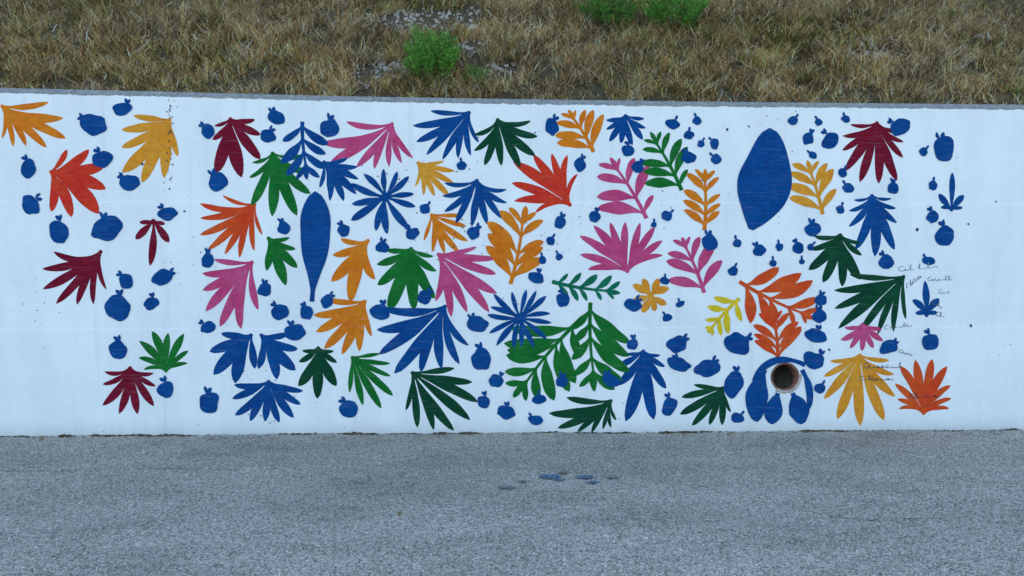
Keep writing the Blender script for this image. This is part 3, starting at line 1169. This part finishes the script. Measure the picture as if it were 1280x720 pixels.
# ------------------------------------------------------------------ marks and litter on the road
def spill(px, py, rx, ry, seed, mat):
    p = on_road(px, py)
    verts, faces = [(0, 0, 0)], []
    n = 26
    for i in range(n):
        a = 2 * math.pi * i / n
        k = 1 + 0.75 * noise.noise((math.cos(a) * 2.2 + seed, math.sin(a) * 2.2, seed)) + 0.3 * noise.noise((math.cos(a) * 6, math.sin(a) * 6 + seed, 0))
        verts.append((rx * k * math.cos(a), ry * k * math.sin(a), 0))
        faces.append((0, 1 + i, 1 + (i + 1) % n))
    me = mesh_from("paint_spill", verts, faces)
    o = link("paint_spill", me, mat, road)
    o.location = (p.x, p.y, 0.0078 + 0.0004 * (seed % 5))
    return o


for k, (px, py, rx, ry, m) in enumerate(((687, 597, 0.065, 0.045, M_SPILL), (699, 601, 0.035, 0.022, M_SPILL), (704, 592, 0.035, 0.028, M_DSPILL), (731, 598, 0.055, 0.038, M_SPILL),
                                         (741, 604, 0.04, 0.024, M_SPILL), (765, 598, 0.04, 0.02, M_DSPILL), (653, 603, 0.03, 0.024, M_DSPILL), (634, 611, 0.05, 0.026, M_DSPILL), (500, 643, 0.012, 0.02, M_DRYLEAF))):
    spill(px, py, rx, ry, k + 1, m)


def road_grit():
    bm = bmesh.new()
    rnd = random.Random(21)

    def chip(x, y, s):
        m = Matrix.Translation((x, y, s * 0.25 + 0.004 + (0.012 if y > -0.1 else 0))) @ Euler((rnd.random() * 6, rnd.random() * 6, rnd.random() * 6)).to_matrix().to_4x4() @ Matrix.Diagonal((s, s * 0.8, s * 0.55, 1))
        res = bmesh.ops.create_icosphere(bm, subdivisions=1, radius=1.0, matrix=m)
        for v in res["verts"]:
            v.co += Vector((rnd.uniform(-1, 1), rnd.uniform(-1, 1), rnd.uniform(-1, 1))) * s * 0.2

    for i in range(420):
        chip(rnd.uniform(-6.5, 6.5), -0.015 - abs(rnd.gauss(0, 0.06)), rnd.uniform(0.003, 0.011))
    for i in range(260):
        chip(rnd.uniform(-6, 6), rnd.uniform(-3.5, -0.1), rnd.uniform(0.003, 0.007))
    me = bpy.data.meshes.new("road_grit")
    bm.to_mesh(me)
    bm.free()
    link("road_grit", me, M_DEBRIS, kind="stuff", label="loose stone grit strewn along the foot of the wall", category="gravel")


road_grit()


def aggregate():
    """stone chips standing a few millimetres out of the asphalt"""
    n = 120000
    X = rng.uniform(-5.6, 5.6, n)
    Y = -0.03 - 3.6 * rng.random(n) ** 0.9
    W = rng.uniform(0.003, 0.0075, n)
    H = W * rng.uniform(0.35, 0.8, n)
    A = rng.uniform(0, 6.28, n)
    V = np.zeros((n, 5, 3), dtype=np.float32)
    for k in range(4):
        a = A + k * math.pi / 2 + rng.uniform(-0.4, 0.4, n)
        r = W * rng.uniform(0.7, 1.2, n)
        V[:, k, 0] = X + np.cos(a) * r
        V[:, k, 1] = Y + np.sin(a) * r
        V[:, k, 2] = -0.002
    V[:, 4, 0] = X + rng.uniform(-0.4, 0.4, n) * W
    V[:, 4, 1] = Y + rng.uniform(-0.4, 0.4, n) * W
    V[:, 4, 2] = H + 0.0035
    tri = np.array([[0, 1, 4], [1, 2, 4], [2, 3, 4], [3, 0, 4]]).reshape(1, -1)
    F = (np.arange(n)[:, None] * 5 + tri).reshape(-1)
    me = bpy.data.meshes.new("aggregate")
    me.vertices.add(n * 5)
    me.vertices.foreach_set("co", V.ravel())
    me.loops.add(len(F))
    me.loops.foreach_set("vertex_index", F.astype(np.int32))
    nf = len(F) // 3
    me.polygons.add(nf)
    me.polygons.foreach_set("loop_start", np.arange(0, nf * 3, 3, dtype=np.int32))
    me.polygons.foreach_set("loop_total", np.full(nf, 3, dtype=np.int32))
    me.update()
    v = 0.20 + 0.42 * rng.random(n) ** 1.1
    v *= np.array([1.0 + 0.30 * noise.fractal((x * 0.7, y * 1.5, 2.0), 1.0, 2.0, 5) for x, y in zip(X, Y)])
    v[rng.random(n) < 0.02] = 0.75
    v[rng.random(n) < 0.10] *= 0.5
    cols = v[:, None] * np.array((1.0, 0.92, 0.775)) * rng.uniform(0.96, 1.04, (n, 3))
    set_tint(me, np.repeat(cols, 5, axis=0))
    link("aggregate", me, M_CHIP, road, kind="stuff")


aggregate()


def foot_dirt():
    xs = np.arange(-7, 7.001, 0.012)
    verts, faces = [], []
    for i, x in enumerate(xs):
        h = 0.001 + 0.016 * noise.noise((x * 1.7, 8.1, 0)) + 0.014 * noise.noise((x * 9, 3.1, 0)) + 0.010 * noise.noise((x * 40, 1.1, 0))
        h = max(-0.01, h)
        d = 0.018 + 1.2 * max(0, h) + 0.012 * noise.noise((x * 14, 6.6, 0))
        zr = 0.012 + noise.noise((x * 1.1, 0.3, 0)) * 0.012
        verts += [(x, wall_y(0.0) + 0.006, zr + h + 0.004), (x, wall_y(0.0) - d * 0.4, zr + h * 0.7), (x, wall_y(0.0) - d, zr - 0.012)]
        if i:
            a = (i - 1) * 3
            faces += [(a, a + 1, a + 4, a + 3), (a + 1, a + 2, a + 5, a + 4)]
    me = mesh_from("road_dirt", verts, faces)
    link("road_dirt", me, M_SOIL, kind="stuff", label="dark grit and soil gathered along the foot of the wall", category="dirt")


foot_dirt()


def crack(points, seed):
    pts = [on_road(*p) for p in points]
    cl = []
    for a, b_ in zip(pts, pts[1:]):
        for i in range(14):
            cl.append(a.lerp(b_, i / 14))
    verts, faces = [], []
    for i, p in enumerate(cl):
        o_ = 0.035 * noise.noise((p.x * 4, seed, 0)) + 0.015 * noise.noise((p.x * 17, seed, 3))
        w = 0.0035 * (0.6 + noise.noise((i * 0.4, seed, 1)))
        verts += [(p.x, p.y + o_ - w, 0.004), (p.x, p.y + o_ + w, 0.004)]
        if i:
            a = (i - 1) * 2
            faces.append((a, a + 2, a + 3, a + 1))
    link("crack", mesh_from("crack", verts, faces), M_DIRT, road)


crack([(-60, 588), (60, 590), (180, 586), (310, 588)], 1.0)
crack([(1010, 640), (1090, 652), (1180, 646)], 7.0)


def dry_leaf(px, py, size, seed, label):
    p = on_road(px, py)
    verts, faces = [], []
    n = 8
    for i in range(n + 1):
        t = i / n
        w = 0.42 * math.sin(math.pi * t) ** 0.8
        curl = 0.22 * (t - 0.5) ** 2 * 4
        for s in (-1, 0, 1):
            verts.append(((t - 0.5) * size * 2, s * w * size, (curl + (0.25 * w * abs(s))) * size + 0.006))
    for i in range(n):
        for k in range(2):
            a = i * 3 + k
            faces.append((a, a + 3, a + 4, a + 1))
    me = mesh_from("dry_leaf", verts, faces)
    md_mat = M_DRYLEAF
    o = link("dry_leaf", me, md_mat, label=label, category="leaf")
    o.location = (p.x, min(p.y, -0.05), 0.012)
    o.rotation_euler = (0.1, 0.1, seed)
    s = o.modifiers.new("thickness", 'SOLIDIFY')
    s.thickness = 0.0015


dry_leaf(912, 546, 0.035, 0.3, "curled brown dry leaf on the asphalt below the dark green fan leaf")
dry_leaf(52, 551, 0.04, 1.9, "dull brown dry leaf on the asphalt against the bare end of the wall foot")
